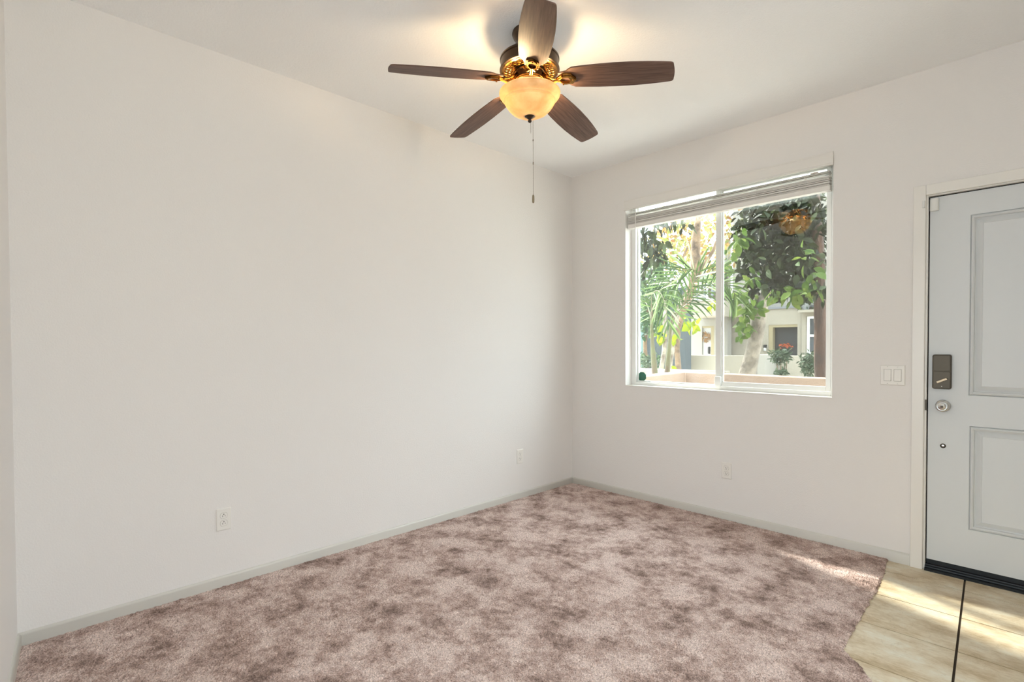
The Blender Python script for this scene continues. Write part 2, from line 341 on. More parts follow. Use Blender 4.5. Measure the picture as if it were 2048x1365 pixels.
# ------------------------------------------------------------------ window
W = struct(empty('window_1', ((WX0 + WX1) / 2, .12, WZ0)))
W['label'] = 'white vinyl sliding window with two panes'
def wpart(mb, name, mat, parent=W, **kw):
    ob = mb.build(name, mat, parent, **kw); off = Vector((0, 0, 0)); p = parent
    while p: off += Vector(p.location); p = p.parent
    ob.data.transform(Matrix.Translation(-off)); return ob
F0, F1 = .088, .142
b = MB(); b.box(WX0, F0, WZ0, WX0 + .042, F1, WZ1); b.box(WX1 - .030, F0, WZ0, WX1, F1, WZ1); b.box(WX0 + .042, F0, WZ0, WX1 - .030, F1, WZ0 + .026); b.box(WX0 + .042, F0, WZ1 - .04, WX1 - .03, F1, WZ1)
b.box(WX0 + .042, F0 + .024, WZ0 + .026, 1.30, F1 - .004, WZ0 + .036); b.box(WX0 + .042, F0 + .024, WZ0 + .036, WX0 + .052, F1 - .004, WZ1 - .04)
b.box(1.272, F0 + .026, WZ0 + .026, 1.302, F1 - .003, WZ1 - .04)
wpart(b, 'frame', M['vinyl'], bevel=.002)
b = MB(); b.box(WX0 + .046, .122, WZ0 + .03, 1.29, .126, WZ1 - .042); wpart(b, 'fixed_pane', M['glass'], smooth=0)
b = MB(); b.box(WX0 + .046, .134, WZ0 + .03, 1.29, .137, WZ1 - .042); wpart(b, 'fixed_pane', M['glass'], smooth=0)
b = MB(); b.box(1.272, .090, WZ0 + .028, 1.310, .112, WZ1 - .045); b.box(1.985, .090, WZ0 + .028, WX1 - .031, .112, WZ1 - .045)
b.box(1.310, .090, WZ0 + .028, 1.985, .112, WZ0 + .060); b.box(1.310, .090, WZ1 - .068, 1.985, .112, WZ1 - .045)
b.box(1.3145, .0925, WZ0 + .060, 1.326, .110, WZ1 - .068)
sash = wpart(b, 'sliding_sash', M['vinyl'], bevel=.0018)
for y_ in (.0955, .1055):
    b = MB(); b.box(1.312, y_, WZ0 + .056, 1.988, y_ + .003, WZ1 - .06); wpart(b, 'sash_pane', M['glass'], sash, smooth=0)
b = MB(); b.prism(rrect(1.2765, WZ0 + .027, 1.3205, WZ0 + .098, .008), XZ, .089, .064); la = wpart(b, 'sash_latch', M['vinyl'], sash, bevel=.004)
b = MB(); b.box(1.3125, .0945, WZ0 + .46, 1.3175, .097, WZ0 + .50); wpart(b, 'keeper', M['screw'], sash)
b = MB(); b.box(1.318, .1415, WZ0 + .012, 2.02, .1425, WZ1 - .03); wpart(b, 'insect_screen', M['screen'], smooth=0)
# stool board on the opening's floor
b = MB(); b.box(WX0, -.004, WZ0 - .004, WX1, F0, WZ0 + .001); struct(b.build('trim_5', M['trim'], bevel=.001))
# alarm sticker on the left pane
b = MB(); b.prism([(.640 + .041 * math.cos(PI / 8 + k * PI / 4), .981 + .041 * math.sin(PI / 8 + k * PI / 4)) for k in range(8)], XZ, .1215, .1208)
tag(b.build('alarm_sticker', simple('sticker_green', rgb(38, 110, 92), .4, var=(30, rgb(52, 96, 70)))), 'dark green octagonal alarm sticker in the lower left corner of the window', 'sticker')

# blind: valance, headrail, pulled-up slats
B = tag(empty('window_blind', (WX0, 0, WZ1)), 'white horizontal slat blind pulled up tight at the top of the window', 'blind')
def bpart(mb, name, mat, parent=B, **kw): return wpart(mb, name, mat, parent, **kw)
b = MB(); b.prism([(-.006, 2.335), (-.019, 2.335), (-.019, 2.343), (-.016, 2.349), (-.016, 2.402), (-.019, 2.408), (-.019, 2.415), (-.006, 2.415)], lambda u, v, d: (d, u, v), WX0 - .004, WX1 + .002)
b.box(WX1 - .010, -.006, 2.335, WX1 + .002, -.0005, 2.415)
bpart(b, 'valance', M['blind'], smooth=20)
b = MB(); b.box(WX0 + .008, .012, 2.355, WX1 - .008, .068, WZ1 - .002); bpart(b, 'headrail', M['blind'], bevel=.002)
rnd = random.Random(3)
NSL = 15; sm = None
z = 2.226
for k in range(NSL):
    tl = rnd.uniform(-.07, .05) + (.02 if k > NSL - 5 else 0)
    zc = z + k * .0053 + (.004 if k > NSL - 4 else 0) + (.003 * (k - NSL + 4) if k > NSL - 4 else 0)
    s_ = MB(); pts = [(-.025, 0), (-.0125, .0016), (0, .0022), (.0125, .0016), (.025, 0)]
    prof = [(u, v) for u, v in pts] + [(u, v - .0031) for u, v in pts[::-1]]
    dx = rnd.uniform(-.003, .003); ox = rnd.uniform(-.002, .002)
    s_.prism([(.040 + ox + u * math.cos(tl) - v * math.sin(tl), zc + u * math.sin(tl) + v * math.cos(tl)) for u, v in prof], lambda u, v, d: (d, u, v), WX0 + .014 + dx, WX1 - .026 + dx)
    bpart(s_, 'slat', M['blind'], smooth=30)
b = MB(); b.box(WX0 + .012, .014, 2.192, WX1 - .022, .066, 2.2235); bpart(b, 'bottom_rail', M['blind'], bevel=.003)
for x in (.985, 1.287, 1.590, 1.882):
    b = MB()
    for y in (.0128, .0672): b.tube([(x - .004, y, 2.20), (x - .006, y - .001 if y < .04 else y, 2.26), (x, y, 2.37)], .0008, 5)
    b.tube([(x, .04, 2.21), (x, .04, 2.37)], .001, 5)
    for k in range(6): b.tube([(x - .008 + .003 * (k % 2), .0115, 2.228 + k * .012), (x + .006, .0095, 2.236 + k * .012)], .0010, 4)
    bpart(b, 'ladder_cord', M['blind'])
b = MB(); b.tube([(.649, .004, 2.352), (.651, .003, 2.30), (.652, .002, 2.0), (.6525, .002, 1.585)], [.003, .003, .0036, .0040], 6); bpart(b, 'tilt_wand', M['blind'])

# ------------------------------------------------------------------ outlets and switch
def to_wall(mb, wall, a, zc):                          # (u along wall, v up, d out of the wall) -> world
    if wall == 'left': f_ = lambda p: (p[2], a + p[0], zc + p[1])
    else: f_ = lambda p: (a + p[0], -p[2], zc + p[1])
    mb.v = [f_(p) for p in mb.v]; return mb
UV = lambda u, v, d: (u, v, d)
def outlet(wall, a, zc, label, flip):
    R = tag(empty('wall_outlet', (0, 0, 0)), label, 'outlet', 'duplex outlets on the walls')
    R.location = (.0, a, zc) if wall == 'left' else (a, .0, zc)
    R.rotation_euler = (PI / 2, 0, PI / 2) if wall == 'left' else (PI / 2, 0, 0)
    m = MB(); o1 = rrect(-.035, -.057, .035, .057, .003); o2 = rrect(-.031, -.053, .031, .053, .003)
    m.add([(u, v, 0) for u, v in o1] + [(u, v, .003) for u, v in o1] + [(u, v, .0062) for u, v in o2], [])
    n = len(o1); m.f += [(i, (i + 1) % n, n + (i + 1) % n, n + i) for i in range(n)] + [(n + i, n + (i + 1) % n, 2 * n + (i + 1) % n, 2 * n + i) for i in range(n)] + [tuple(range(2 * n, 3 * n))]
    pl = m.build('cover_plate', M['plastic'], R, smooth=20)
    s = -1 if flip else 1
    for cy in (.0195, -.0195):
        face = [(.0172 * math.cos(t), max(-.0140, min(.0140, .0172 * math.sin(t))) + cy) for t in [2 * PI * i / 32 for i in range(32)]]
        gr = [((u) * 1.05, cy + (v - cy) * 1.06) for u, v in face]
        m = MB(); m.ring_prism(gr, face, UV, .0060, .00635); m.build('outline_groove', simple('groove', rgb(150, 142, 130), .7) if 'groove' not in M else M['groove'], R)
        m = MB(); m.prism(face, UV, .005, .0072); fc = m.build('receptacle', M['plastic'], R, smooth=20)
        m = MB(); m.box(-.0072, cy - .0035 - .002 * s, .007, -.0050, cy + .0045 - .002 * s, .0074); m.box(.0050, cy - .003 - .002 * s, .007, .0068, cy + .0038 - .002 * s, .0074)
        m.prism(circ(0, cy + .0068 * s, .0026, 12), UV, .007, .0074); m.build('slots', M['slot'], fc, smooth=0)
    m = MB(); m.prism(circ(0, 0, .0032, 12), UV, .006, .0070); m.build('screw', M['plastic'], R)
    return R
M['groove'] = simple('groove', rgb(150, 142, 130), .7)
outlet('left', -2.838, .3495, 'ivory outlet nearest the camera on the long left wall', False)
outlet('left', -.670, .344, 'ivory outlet near the room corner on the long left wall', True)
outlet('back', 1.396, .3515, 'ivory outlet below the window on the back wall', True)
S = tag(empty('light_switch', (2.347, 0, 1.0635)), 'ivory double rocker light switch between the window and the front door', 'switch'); S.rotation_euler = (PI / 2, 0, 0)
m = MB(); o1 = rrect(-.058, -.0575, .058, .0575, .003); o2 = rrect(-.054, -.0535, .054, .0535, .003); n = len(o1)
m.add([(u, v, 0) for u, v in o1] + [(u, v, .003) for u, v in o1] + [(u, v, .0062) for u, v in o2], [])
m.f += [(i, (i + 1) % n, n + (i + 1) % n, n + i) for i in range(n)] + [(n + i, n + (i + 1) % n, 2 * n + (i + 1) % n, 2 * n + i) for i in range(n)] + [tuple(range(2 * n, 3 * n))]
m.build('cover_plate', M['plastic'], S, smooth=20)
for cx in (-.0235, .0235):
    m = MB(); m.ring_prism(rrect(cx - .0178, -.0345, cx + .0178, .0345, .001), rrect(cx - .0164, -.0332, cx + .0164, .0332, .001), UV, .006, .0064); m.build('rocker_gap', M['groove'], S)
    m = MB(); m.add([(cx - .0160, -.0328, .0055), (cx + .0160, -.0328, .0055), (cx + .0160, .0328, .0055), (cx - .0160, .0328, .0055), (cx - .0160, -.0328, .0115), (cx + .0160, -.0328, .0115), (cx + .0160, .0328, .0075), (cx - .0160, .0328, .0075)],
                    [(0, 3, 2, 1), (4, 5, 6, 7), (0, 1, 5, 4), (1, 2, 6, 5), (2, 3, 7, 6), (3, 0, 4, 7)]); m.build('rocker', M['plastic'], S, bevel=.0008)
    for v_ in (-.048, .048):
        m = MB(); m.prism(circ(cx, v_, .003, 12), UV, .006, .0068); sc_ = m.build('screw', M['plastic'], S)
        m = MB(); m.box(cx - .0025, v_ - .0005, .0067, cx + .0025, v_ + .0005, .0070); m.build('screw_slot', M['slot'], sc_)

# ------------------------------------------------------------------ carpet
def carpet():
    ys = np.linspace(-.001, -3.66, 720)
    ex = np.array([0, -.03, -.25, -.51, -.70, -.889, -1.196, -1.234, -1.274, -1.361, -1.91, -2.4, -3.7]); xv = np.array([2.338, 2.338, 2.360, 2.377, 2.377, 2.383, 2.392, 2.42, 2.462, 2.522, 2.9, 3.2, 3.4])
    rs = np.random.RandomState(5)
    xr = np.interp(-ys, -ex, xv) + np.convolve(rs.randn(len(ys)), np.ones(5) / 5, 'same') * .004
    nx = 560; u = np.linspace(0, 1, nx)
    X = .002 + u[None, :] * (xr[:, None] - .002); Y = np.repeat(ys[:, None], nx, 1)
    lo = -3.606 + NS * X; Y = Y * 1.0
    k = rs.rand(len(ys), nx)
    soft = k + np.roll(k, 1, 0) * .5 + np.roll(k, 1, 1) * .5
    Z = .0015 + .0075 * (soft / 2) ** 1.5
    X = X + (rs.rand(*X.shape) - .5) * .003; Y = Y + (rs.rand(*Y.shape) - .5) * .003
    X = np.maximum(X, .001); Y = np.minimum(Y, -.001)
    edge = np.clip((1 - u) * xr.mean() / .012, 0, 1)[None, :]
    Z = -.007 * (1 - edge) + Z * edge; Z[:, -1] = -.0115
    X[:, -1] -= .007; X[:, -2] += (rs.rand(len(ys)) - .5) * .008; X[:, -3] += (rs.rand(len(ys)) - .5) * .005
    ny = len(ys)
    co = np.stack([X, Y, Z], -1).reshape(-1, 3).astype(np.float32)
    idx = np.arange(ny * nx).reshape(ny, nx); q = np.stack([idx[:-1, :-1], idx[1:, :-1], idx[1:, 1:], idx[:-1, 1:]], -1).reshape(-1, 4)
    me = bpy.data.meshes.new('carpet'); me.vertices.add(len(co)); me.vertices.foreach_set('co', co.ravel())
    me.loops.add(q.size); me.loops.foreach_set('vertex_index', q.ravel().astype(np.int32))
    me.polygons.add(len(q)); me.polygons.foreach_set('loop_start', (np.arange(len(q)) * 4).astype(np.int32)); me.update(calc_edges=True)
    me.polygons.foreach_set('use_smooth', np.zeros(len(q), bool))
    me.materials.append(M['carpet']); o = bpy.data.objects.new('carpet', me); C.objects.link(o); return o
tag(carpet(), 'mauve brown cut pile carpet with pile shading painted as mottled darker patches filling the room', 'carpet', kind='stuff')

# ------------------------------------------------------------------ ceiling fan
FX, FY, FA = 1.2135, -1.8075, math.radians(29.45)
FAN = tag(empty('ceiling_fan', (FX, FY, H)), 'dark bronze five blade ceiling fan with a lit amber glass bowl', 'ceiling fan')
def fz(z): return z - H
def flathe(prof, name, mat, parent=FAN, n=64, smooth=40): return MB().lathe([(r, fz(z)) for r, z in prof], n).build(name, mat, parent, smooth=smooth)
flathe([(.082, 2.7398), (.084, 2.732), (.078, 2.718), (.056, 2.700), (.026, 2.692), (.014, 2.690)], 'canopy', M['bronze'])
flathe([(.0125, 2.70), (.0125, 2.655)], 'downrod', M['bronze'], n=24)
flathe([(.02, 2.668), (.055, 2.664), (.098, 2.648), (.122, 2.628), (.138, 2.618), (.1425, 2.612), (.1425, 2.606), (.139, 2.602), (.139, 2.566), (.1435, 2.562), (.1435, 2.557), (.136, 2.5545), (.13, 2.5555), (.02, 2.5555)], 'motor_housing', M['bronze'])
b = MB(); b.lathe([(.134, fz(2.5560)), (.134, fz(2.5525)), (.128, fz(2.551)), (.075, fz(2.5535)), (.070, fz(2.556))], 64)
rn = MB()
for k in range(30):
    a = 2 * PI * k / 30
    for (rr, dz, ro) in ((.112, 2.5505, .0105), (.096, 2.551, .008)):
        aa = a + (PI / 30 if rr < .1 else 0); cx, cy = rr * math.cos(aa), rr * math.sin(aa)
        b.tube([(cx + ro * math.cos(t), cy + ro * math.sin(t), fz(dz)) for t in [2 * PI * i / 10 for i in range(11)]], .0022, 5, caps=False)
b.build('filigree_plate', M['brass'], FAN, smooth=40)['label'] = 'brass filigree plate under the motor'
flathe([(.066, 2.5565), (.068, 2.549), (.064, 2.545), (.064, 2.512), (.069, 2.508), (.069, 2.500), (.058, 2.496), (.052, 2.488), (.02, 2.486)], 'switch_housing', M['bronze'])
b = MB()
for z in (2.547, 2.5105, 2.503): b.tube([(.0685 * math.cos(t), .0685 * math.sin(t), fz(z)) for t in [2 * PI * i / 40 for i in range(41)]], .0024, 6, caps=False)
b.build('trim_ring', M['brass'], FAN)['label'] = 'brass rings round the switch housing'
flathe([(.016, 2.49), (.016, 2.468), (.030, 2.466), (.030, 2.462), (.008, 2.461), (.006, 2.345)], 'lamp_stem', M['bronze'], n=24)
# bowl: outer then inner skin, open at the top
po = [(.1462, 2.4535), (.1470, 2.4490), (.1450, 2.4400), (.1370, 2.4290), (.1290, 2.4235), (.1225, 2.4200), (.1215, 2.4180), (.1250, 2.4150), (.1240, 2.4115), (.1190, 2.4095), (.1170, 2.4070), (.1188, 2.4030), (.1150, 2.3960), (.1040, 2.3800), (.0860, 2.3620), (.0620, 2.3490), (.0340, 2.3420), (.0070, 2.3400)]
pi_ = [(max(r - .004, .006), z + .003) for r, z in po[::-1]]
bw = MB(); bw.lathe([(r, fz(z)) for r, z in po + pi_], 72, caps=False)
bowl = bw.build('light_bowl', M['bowl'], FAN, smooth=50, fix=True); bowl['label'] = 'amber glass light bowl'
flathe([(.006, 2.352), (.027, 2.3455), (.0265, 2.343), (.021, 2.339), (.012, 2.332), (.0075, 2.328), (.0065, 2.325), (.0095, 2.321), (.0085, 2.316), (.004, 2.3125), (.0, 2.312)], 'finial', M['bronze'], n=32)['label'] = 'bronze finial cap under the bowl'
def beads(x, y, z0, z1):
    m = MB(); n = int((z0 - z1) / .0042)
    for k in range(n):
        z = z0 - k * .0042; r = .0016
        m.add([(x + r, y, z), (x - r, y, z), (x, y + r, z), (x, y - r, z), (x, y, z + r), (x, y, z - r)], [(0, 2, 4), (2, 1, 4), (1, 3, 4), (3, 0, 4), (2, 0, 5), (1, 2, 5), (3, 1, 5), (0, 3, 5)])
    m.tube([(x, y, z0), (x, y, z1)], .0005, 4); return m
cx, cy = _r.x * .010 + .004, _r.y * .010 + .004
pc = beads(cx, cy, fz(2.322), fz(1.965)); pc.tube([(cx, cy, fz(2.232)), (cx, cy, fz(2.224))], .0022, 6); pc.tube([(cx, cy, fz(2.125)), (cx, cy, fz(2.112))], .0022, 6)
pc = pc.build('pull_chain', M['chain'], FAN, smooth=60)
MB().lathe([(.0012, fz(1.968)), (.0035, fz(1.966)), (.0052, fz(1.960)), (.0056, fz(1.945)), (.0050, fz(1.931)), (.003, fz(1.928)), (0, fz(1.9275))], 16, (cx, cy)).build('chain_fob', M['fob'], pc, smooth=60)['label'] = 'wooden pull fob'
beads(.001, .006, fz(2.316), fz(2.262)).build('short_chain', M['chain'], FAN, smooth=60)
# blades
def blade():
    R0, R1 = .142, .664
    st = [(.142, .029), (.147, .034), (.165, .036), (.182, .041), (.197, .0535), (.212, .062), (.25, .0655), (.32, .0700), (.40, .0725), (.48, .0715), (.55, .0675), (.61, .0615), (.645, .0572), (.654, .054)]
    out = [(r, -h) for r, h in st] + [(.659, -.048), (.663, -.02), (.664, 0), (.663, .02), (.659, .048)] + [(r, h) for r, h in st[::-1]]
    m = MB(); pit = math.radians(12.5)
    def fn(u, v, d):
        z = 2.456 + (.662 - u) * .095 - v * math.tan(pit) + d
        return (u, v * math.cos(pit), fz(z))
    m.prism(out, fn, -.003, .003); bl = m.build('blade', M['wood'], FAN, smooth=20)
    i_ = MB()
    outer = [(.128, -.006), (.150, -.022), (.168, -.034), (.205, -.030), (.224, -.004), (.224, .004), (.205, .030), (.168, .034), (.150, .022), (.128, .006)]
    inner = [(.146, -.003), (.156, -.013), (.170, -.0185), (.190, -.016), (.199, -.002), (.199, .002), (.190, .016), (.170, .0185), (.156, .013), (.146, .003)]
    i_.ring_prism(outer, inner, fn, -.0035, -.011)
    out2 = [(u * .94 + .011, v * .72) for u, v in outer]; i_.ring_prism(out2, inner, fn, -.010, -.016)
    zz = lambda r: 2.456 + (.662 - r) * .095
    i_.tube([(.060, 0, fz(2.530)), (.075, 0, fz(2.515)), (.092, 0, fz(2.496)), (.112, 0, fz(2.486)), (.135, 0, fz(zz(.135) - .013)), (.150, 0, fz(zz(.15) - .012))], [.008, .009, .0085, .0085, .008, .006], 10)
    for s in (-1, 1):
        i_.tube([(.066, s * .004, fz(2.538)), (.080, s * .014, fz(2.520)), (.096, s * .020, fz(2.507)), (.112, s * .014, fz(2.499)), (.130, s * .007, fz(2.496))], [.004, .005, .005, .0045, .003], 8)
        i_.tube([(.0900 + .011 * math.cos(t), s * (.024 + .010 * math.sin(t)), fz(2.527 - .012 * math.cos(t))) for t in [k * 1.7 * PI / 12 for k in range(13)]], .004, 6)
    for (u, v) in ((.160, -.0245), (.160, .0245), (.212, 0)):
        p = fn(u, v, -.0165); i_.lathe([(.0045, p[2] + .003), (.0045, p[2] - .001), (.0, p[2] - .0022)], 10, (p[0], p[1]))
    i_.build('blade_iron', M['brass'], bl, smooth=40)['label'] = 'brass blade bracket'
    return bl
b0 = blade(); b0.rotation_euler = (0, 0, FA)
for k in range(1, 5):
    c_ = copy_tree(b0, FAN); c_.rotation_euler = (0, 0, FA + k * 2 * PI / 5)
# the two bulbs
for s in (-1, 1):
    l = bpy.data.lights.new('bulb', 'POINT'); l.energy = 6.5; l.color = (1, .74, .42); l.shadow_soft_size = .022
    o = bpy.data.objects.new('bulb', l); C.objects.link(o); o.location = (FX + s * .090 * _r.x, FY + s * .090 * _r.y, 2.446)

# ------------------------------------------------------------------ outside
#EXTERIOR
def leaf_mat(name, stops, trans=.4):
    m, nt, p, out = newmat(name)
    g = N(nt, 'ShaderNodeNewGeometry'); r = ramp(nt, g.outputs['Random Per Island'], stops)
    nt.links.new(r.outputs['Color'], p.inputs['Base Color']); p.inputs['Roughness'].default_value = .6; p.inputs['Specular IOR Level'].default_value = .12
    t = N(nt, 'ShaderNodeBsdfTranslucent'); nt.links.new(r.outputs['Color'], t.inputs['Color'])
    mx = N(nt, 'ShaderNodeMixShader'); mx.inputs['Fac'].default_value = trans
    nt.links.new(p.outputs[0], mx.inputs[1]); nt.links.new(t.outputs[0], mx.inputs[2]); nt.links.new(mx.outputs[0], out.inputs['Surface']); return m
M['leaf_dark'] = leaf_mat('leaf_magnolia', [(0, rgb(13, 18, 10)), (.55, rgb(26, 32, 17)), (.85, rgb(42, 50, 26)), (1, rgb(67, 76, 52))], .25)
M['leaf_fresh'] = leaf_mat('leaf_sycamore', [(0, rgb(47, 68, 29)), (.5, rgb(72, 90, 37)), (1, rgb(96, 108, 50))], .45)
M['leaf_gold'] = leaf_mat('leaf_autumn', [(0, rgb(110, 76, 42)), (.25, rgb(131, 104, 63)), (.5, rgb(134, 125, 73)), (.75, rgb(112, 119, 58)), (1, rgb(146, 142, 119))], .55)
M['leaf_lime'] = leaf_mat('leaf_lime', [(0, rgb(91, 104, 18)), (.6, rgb(110, 116, 26)), (1, rgb(81, 96, 23))], .55)
M['leaf_back'] = leaf_mat('leaf_background', [(0, rgb(29, 47, 34)), (.5, rgb(51, 71, 47)), (1, rgb(81, 96, 64))], .4)  # muted greens of the background plants
M['leaf_grey'] = leaf_mat('leaf_shrub', [(0, rgb(29, 43, 29)), (.5, rgb(55, 68, 50)), (1, rgb(88, 98, 79))], .3)
M['palm'] = leaf_mat('palm_leaflet', [(0, rgb(34, 50, 22)), (.45, rgb(66, 86, 42)), (.78, rgb(108, 126, 76)), (1, rgb(164, 174, 140))], .22)  # palest stop puts whitish leaflet highlights into the colour
M['palm_stem'] = simple('palm_stem', rgb(71, 77, 36), .5, var=(9, rgb(64, 45, 26)), stretch=(1, 1, .35))
M['bark_pale'] = simple('bark_pale', rgb(150, 142, 128), .9, var=(9, rgb(66, 52, 42), 7), bump=(20, .6, .02))
M['bark_grey'] = simple('bark_grey', rgb(140, 130, 116), .9, var=(4.5, rgb(62, 52, 44), 8), bump=(14, .8, .03))
M['bark_brown'] = simple('bark_brown', rgb(118, 96, 72), .9, var=(6, rgb(44, 32, 24), 8), bump=(14, .8, .03))
M['bark_red'] = simple('bark_red', rgb(84, 58, 44), .9, var=(9, rgb(34, 26, 22), 6), bump=(24, .8, .03), stretch=(1, 1, .3))
M['stucco'] = simple('stucco_cream', rgb(135, 128, 115), .9, bump=(40, .3, .01), var=(1.2, rgb(128, 121, 107)))
M['stucco_light'] = simple('stucco_white', rgb(128, 124, 116), .9, bump=(40, .3, .01))
M['stucco_peach'] = simple('stucco_peach', rgb(135, 115, 100), .9, bump=(60, .5, .01), var=(6, rgb(128, 106, 88)))
M['stucco_blue'] = simple('stucco_slate', rgb(53, 59, 62), .9, bump=(40, .3, .01), var=(1.5, rgb(46, 52, 54)))
M['stucco_teal'] = simple('stucco_teal', rgb(104, 128, 125), .9)
M['reveal'] = simple('reveal_khaki', rgb(129, 118, 91), .9)
M['dark_door'] = simple('door_charcoal', rgb(40, 39, 40), .6)
M['white_door'] = simple('door_white', rgb(160, 158, 155), .5)
M['dark_glass'] = simple('far_window_glass', rgb(58, 60, 62), .08)
M['flashing'] = simple('flashing_grey', rgb(96, 98, 102), .6)
M['rail'] = simple('rail_metal', rgb(104, 108, 115), .5, .3)
M['dark_wood'] = simple('balcony_shutter', rgb(62, 52, 43), .8)
M['straw'] = simple('dried_straw', rgb(116, 85, 48), .9)
M['flower'] = simple('silk_orange', rgb(151, 65, 25), .7)
M['pot'] = simple('pot_grey', rgb(116, 119, 118), .7)
M['ground'] = simple('paving', rgb(212, 206, 196), .9, var=(1.5, rgb(196, 190, 180)))
def dep(P): return (P - CAM).dot(_f)
def pxm(P): return dep(P) / FPX                        # metres per pixel there
GZ = -.15
struct(MB().box(-30, .14, GZ - .1, 22, 34, GZ).build('ground', M['ground'], smooth=0))
def base_of(P): return Vector((P.x, P.y, GZ))
def shift(o):                                          # move the mesh under an origin at the thing's base
    return o
def leaf(m, p, d, nrm, L, Wd, fold=.18, droop=.12):
    d = d.normalized(); s = d.cross(nrm)
    if s.length < 1e-4: s = d.orthogonal()
    s.normalize(); n = s.cross(d).normalized(); vs = [p]
    prof = ((.16, .30), (.38, .50), (.62, .46), (.84, .24))
    for t, h in prof:
        c = p + d * (L * t) - n * (L * droop * t * t); up = n * (Wd * fold * h * 2)
        vs += [c + s * (Wd * h) + up, c, c - s * (Wd * h) + up]
    vs.append(p + d * L - n * (L * droop))
    fs = [(0, 1, 2), (0, 2, 3)]
    for k in range(3):
        a = 1 + 3 * k; fs += [(a, a + 3, a + 4, a + 1), (a + 1, a + 4, a + 5, a + 2)]
    m.add(vs, fs + [(10, 13, 11), (11, 13, 12)])
def rvec(R): 
    while 1:
        v = Vector((R.uniform(-1, 1), R.uniform(-1, 1), R.uniform(-1, 1)))
        if .05 < v.length < 1: return v.normalized()
def blob(m, R, n, px, py, rx, ry, Y0, Y1, L, asp=.42, droop=.5, power=.5, clump=1):
    k = 0
    while k < n:
        a = R.uniform(0, 2 * PI); rr = R.random() ** power
        P = at(px + rx * rr * math.cos(a), py + ry * rr * math.sin(a), R.uniform(Y0, Y1))
        for c in range(clump):
            d = rvec(R); d.z -= droop; nr = rvec(R) + Vector((0, -.5, .8)); l = L * R.uniform(.65, 1.25)
            leaf(m, P + rvec(R) * .02, d, nr, l, l * asp * R.uniform(.8, 1.2)); k += 1
def trunk(pts, n=12, jit=0.0, seed=1):
    R = random.Random(seed); P = [at(x, y, Y) for x, y, Y, w_ in pts]; r = [max(.006, w_ * pxm(p) / 2) for p, (x, y, Y, w_) in zip(P, pts)]
    PP, RR = [], []
    for i in range(len(P) - 1):
        for k in range(4):
            t = k / 4; PP.append(P[i].lerp(P[i + 1], t)); RR.append((r[i] * (1 - t) + r[i + 1] * t) * R.uniform(1 - jit, 1 + jit))
    PP.append(P[-1]); RR.append(r[-1])
    return MB().tube(PP, RR, n)
def tree(name, label, cat, base, parts, group=None):   # parts: (part name, MB, material)
    t = tag(empty(name, base), label, cat, group)
    for nm, mb, mt in parts:
        o = mb.build(nm, mt, t, smooth=60, fix=('trunk' in nm or 'stem' in nm or 'branch' in nm)); o.data.transform(Matrix.Translation(-Vector(base)))
    return t
def down(pts):                                         # carry a trunk on down to the ground below its lowest seen point
    x, y, Y, w_ = pts[0]; x2, y2, Y2, w2 = pts[1]
    k = 0
    while at(x, y, Y).z > GZ + .02 and k < 400: x -= (x2 - x) * 0 + (x2 - pts[0][0]) / max(1, abs(y2 - pts[0][1])) * 2; y += 2; k += 1
    return [(x, y, Y, w_ * 1.08)] + pts

# patio wall of this house: front run and a return to the left
b = MB(); A = [(-.40, 2.72), (-.36, 2.62), (3.8, 2.16), (3.8, 2.30)]
o_ = [(-.22, 2.53), (3.9, 1.93), (3.93, 2.08), (-.40, 2.71), (-.12, .14), (.03, .14)]
b.prism(o_, lambda u, v, d: (u, v, d), GZ, .898); struct(b.build('patio_wall', M['stucco_peach'], bevel=.012))
# planter wall beyond it
p0, p1 = at(1240, 736.2, 4.7), at(1452, 743, 4.7); b = MB(); b.box(p0.x, 4.7, GZ, p1.x, 4.86, p0.z); struct(b.build('planter_wall', M['stucco'], bevel=.01))

# the house across the courtyard
Hs = tag(empty('neighbor_house', (-5, 19, GZ)), 'cream stucco house across the courtyard behind the window', 'house')
def hp(mb, name, mat, parent=Hs, **kw): return wpart(mb, name, mat, parent, **kw)
YF_ = 19.0
dx0, dx1, dz1 = -5.00, -3.90, 2.06; wx0, wx1, wz0_, wz1_ = at(1613, 690, YF_).x, at(1664, 690, YF_).x, .86, 2.36
b = MB()
xl = at(1456, 690, YF_).x
for x0, z0, x1, z1 in ((xl, GZ, dx0, 2.72), (dx0, dz1, dx1, 2.72), (dx1, GZ, wx0, 2.72), (wx0, GZ, wx1, wz0_), (wx0, wz1_, wx1, 2.72), (wx1, GZ, 3.5, 2.72)): b.box(x0, YF_, z0, x1, YF_ + .4, z1)
hp(b, 'front_wall', M['stucco'])
b = MB(); b.box(xl, YF_ - .06, 2.72, at(1640, 690, YF_).x, YF_ + .6, 2.80); hp(b, 'ledge_flashing', M['flashing'])
b = MB(); b.box(xl, YF_ + .5, 2.80, 3.5, YF_ + .9, 7.5); hp(b, 'upper_wall', M['stucco_light'])
b = MB(); b.box(dx0, YF_ + .02, GZ, dx0 + .16, YF_ + .39, dz1); b.box(dx0 + .16, YF_ + .02, dz1 - .10, dx1, YF_ + .39, dz1); hp(b, 'door_reveal', M['reveal'])
b = MB(); b.box(dx0 + .16, YF_ + .30, GZ, dx1, YF_ + .36, dz1 - .10); hp(b, 'entry_door', M['dark_door'])['label'] = 'charcoal entry door'
fr = MB(); fw_ = .09
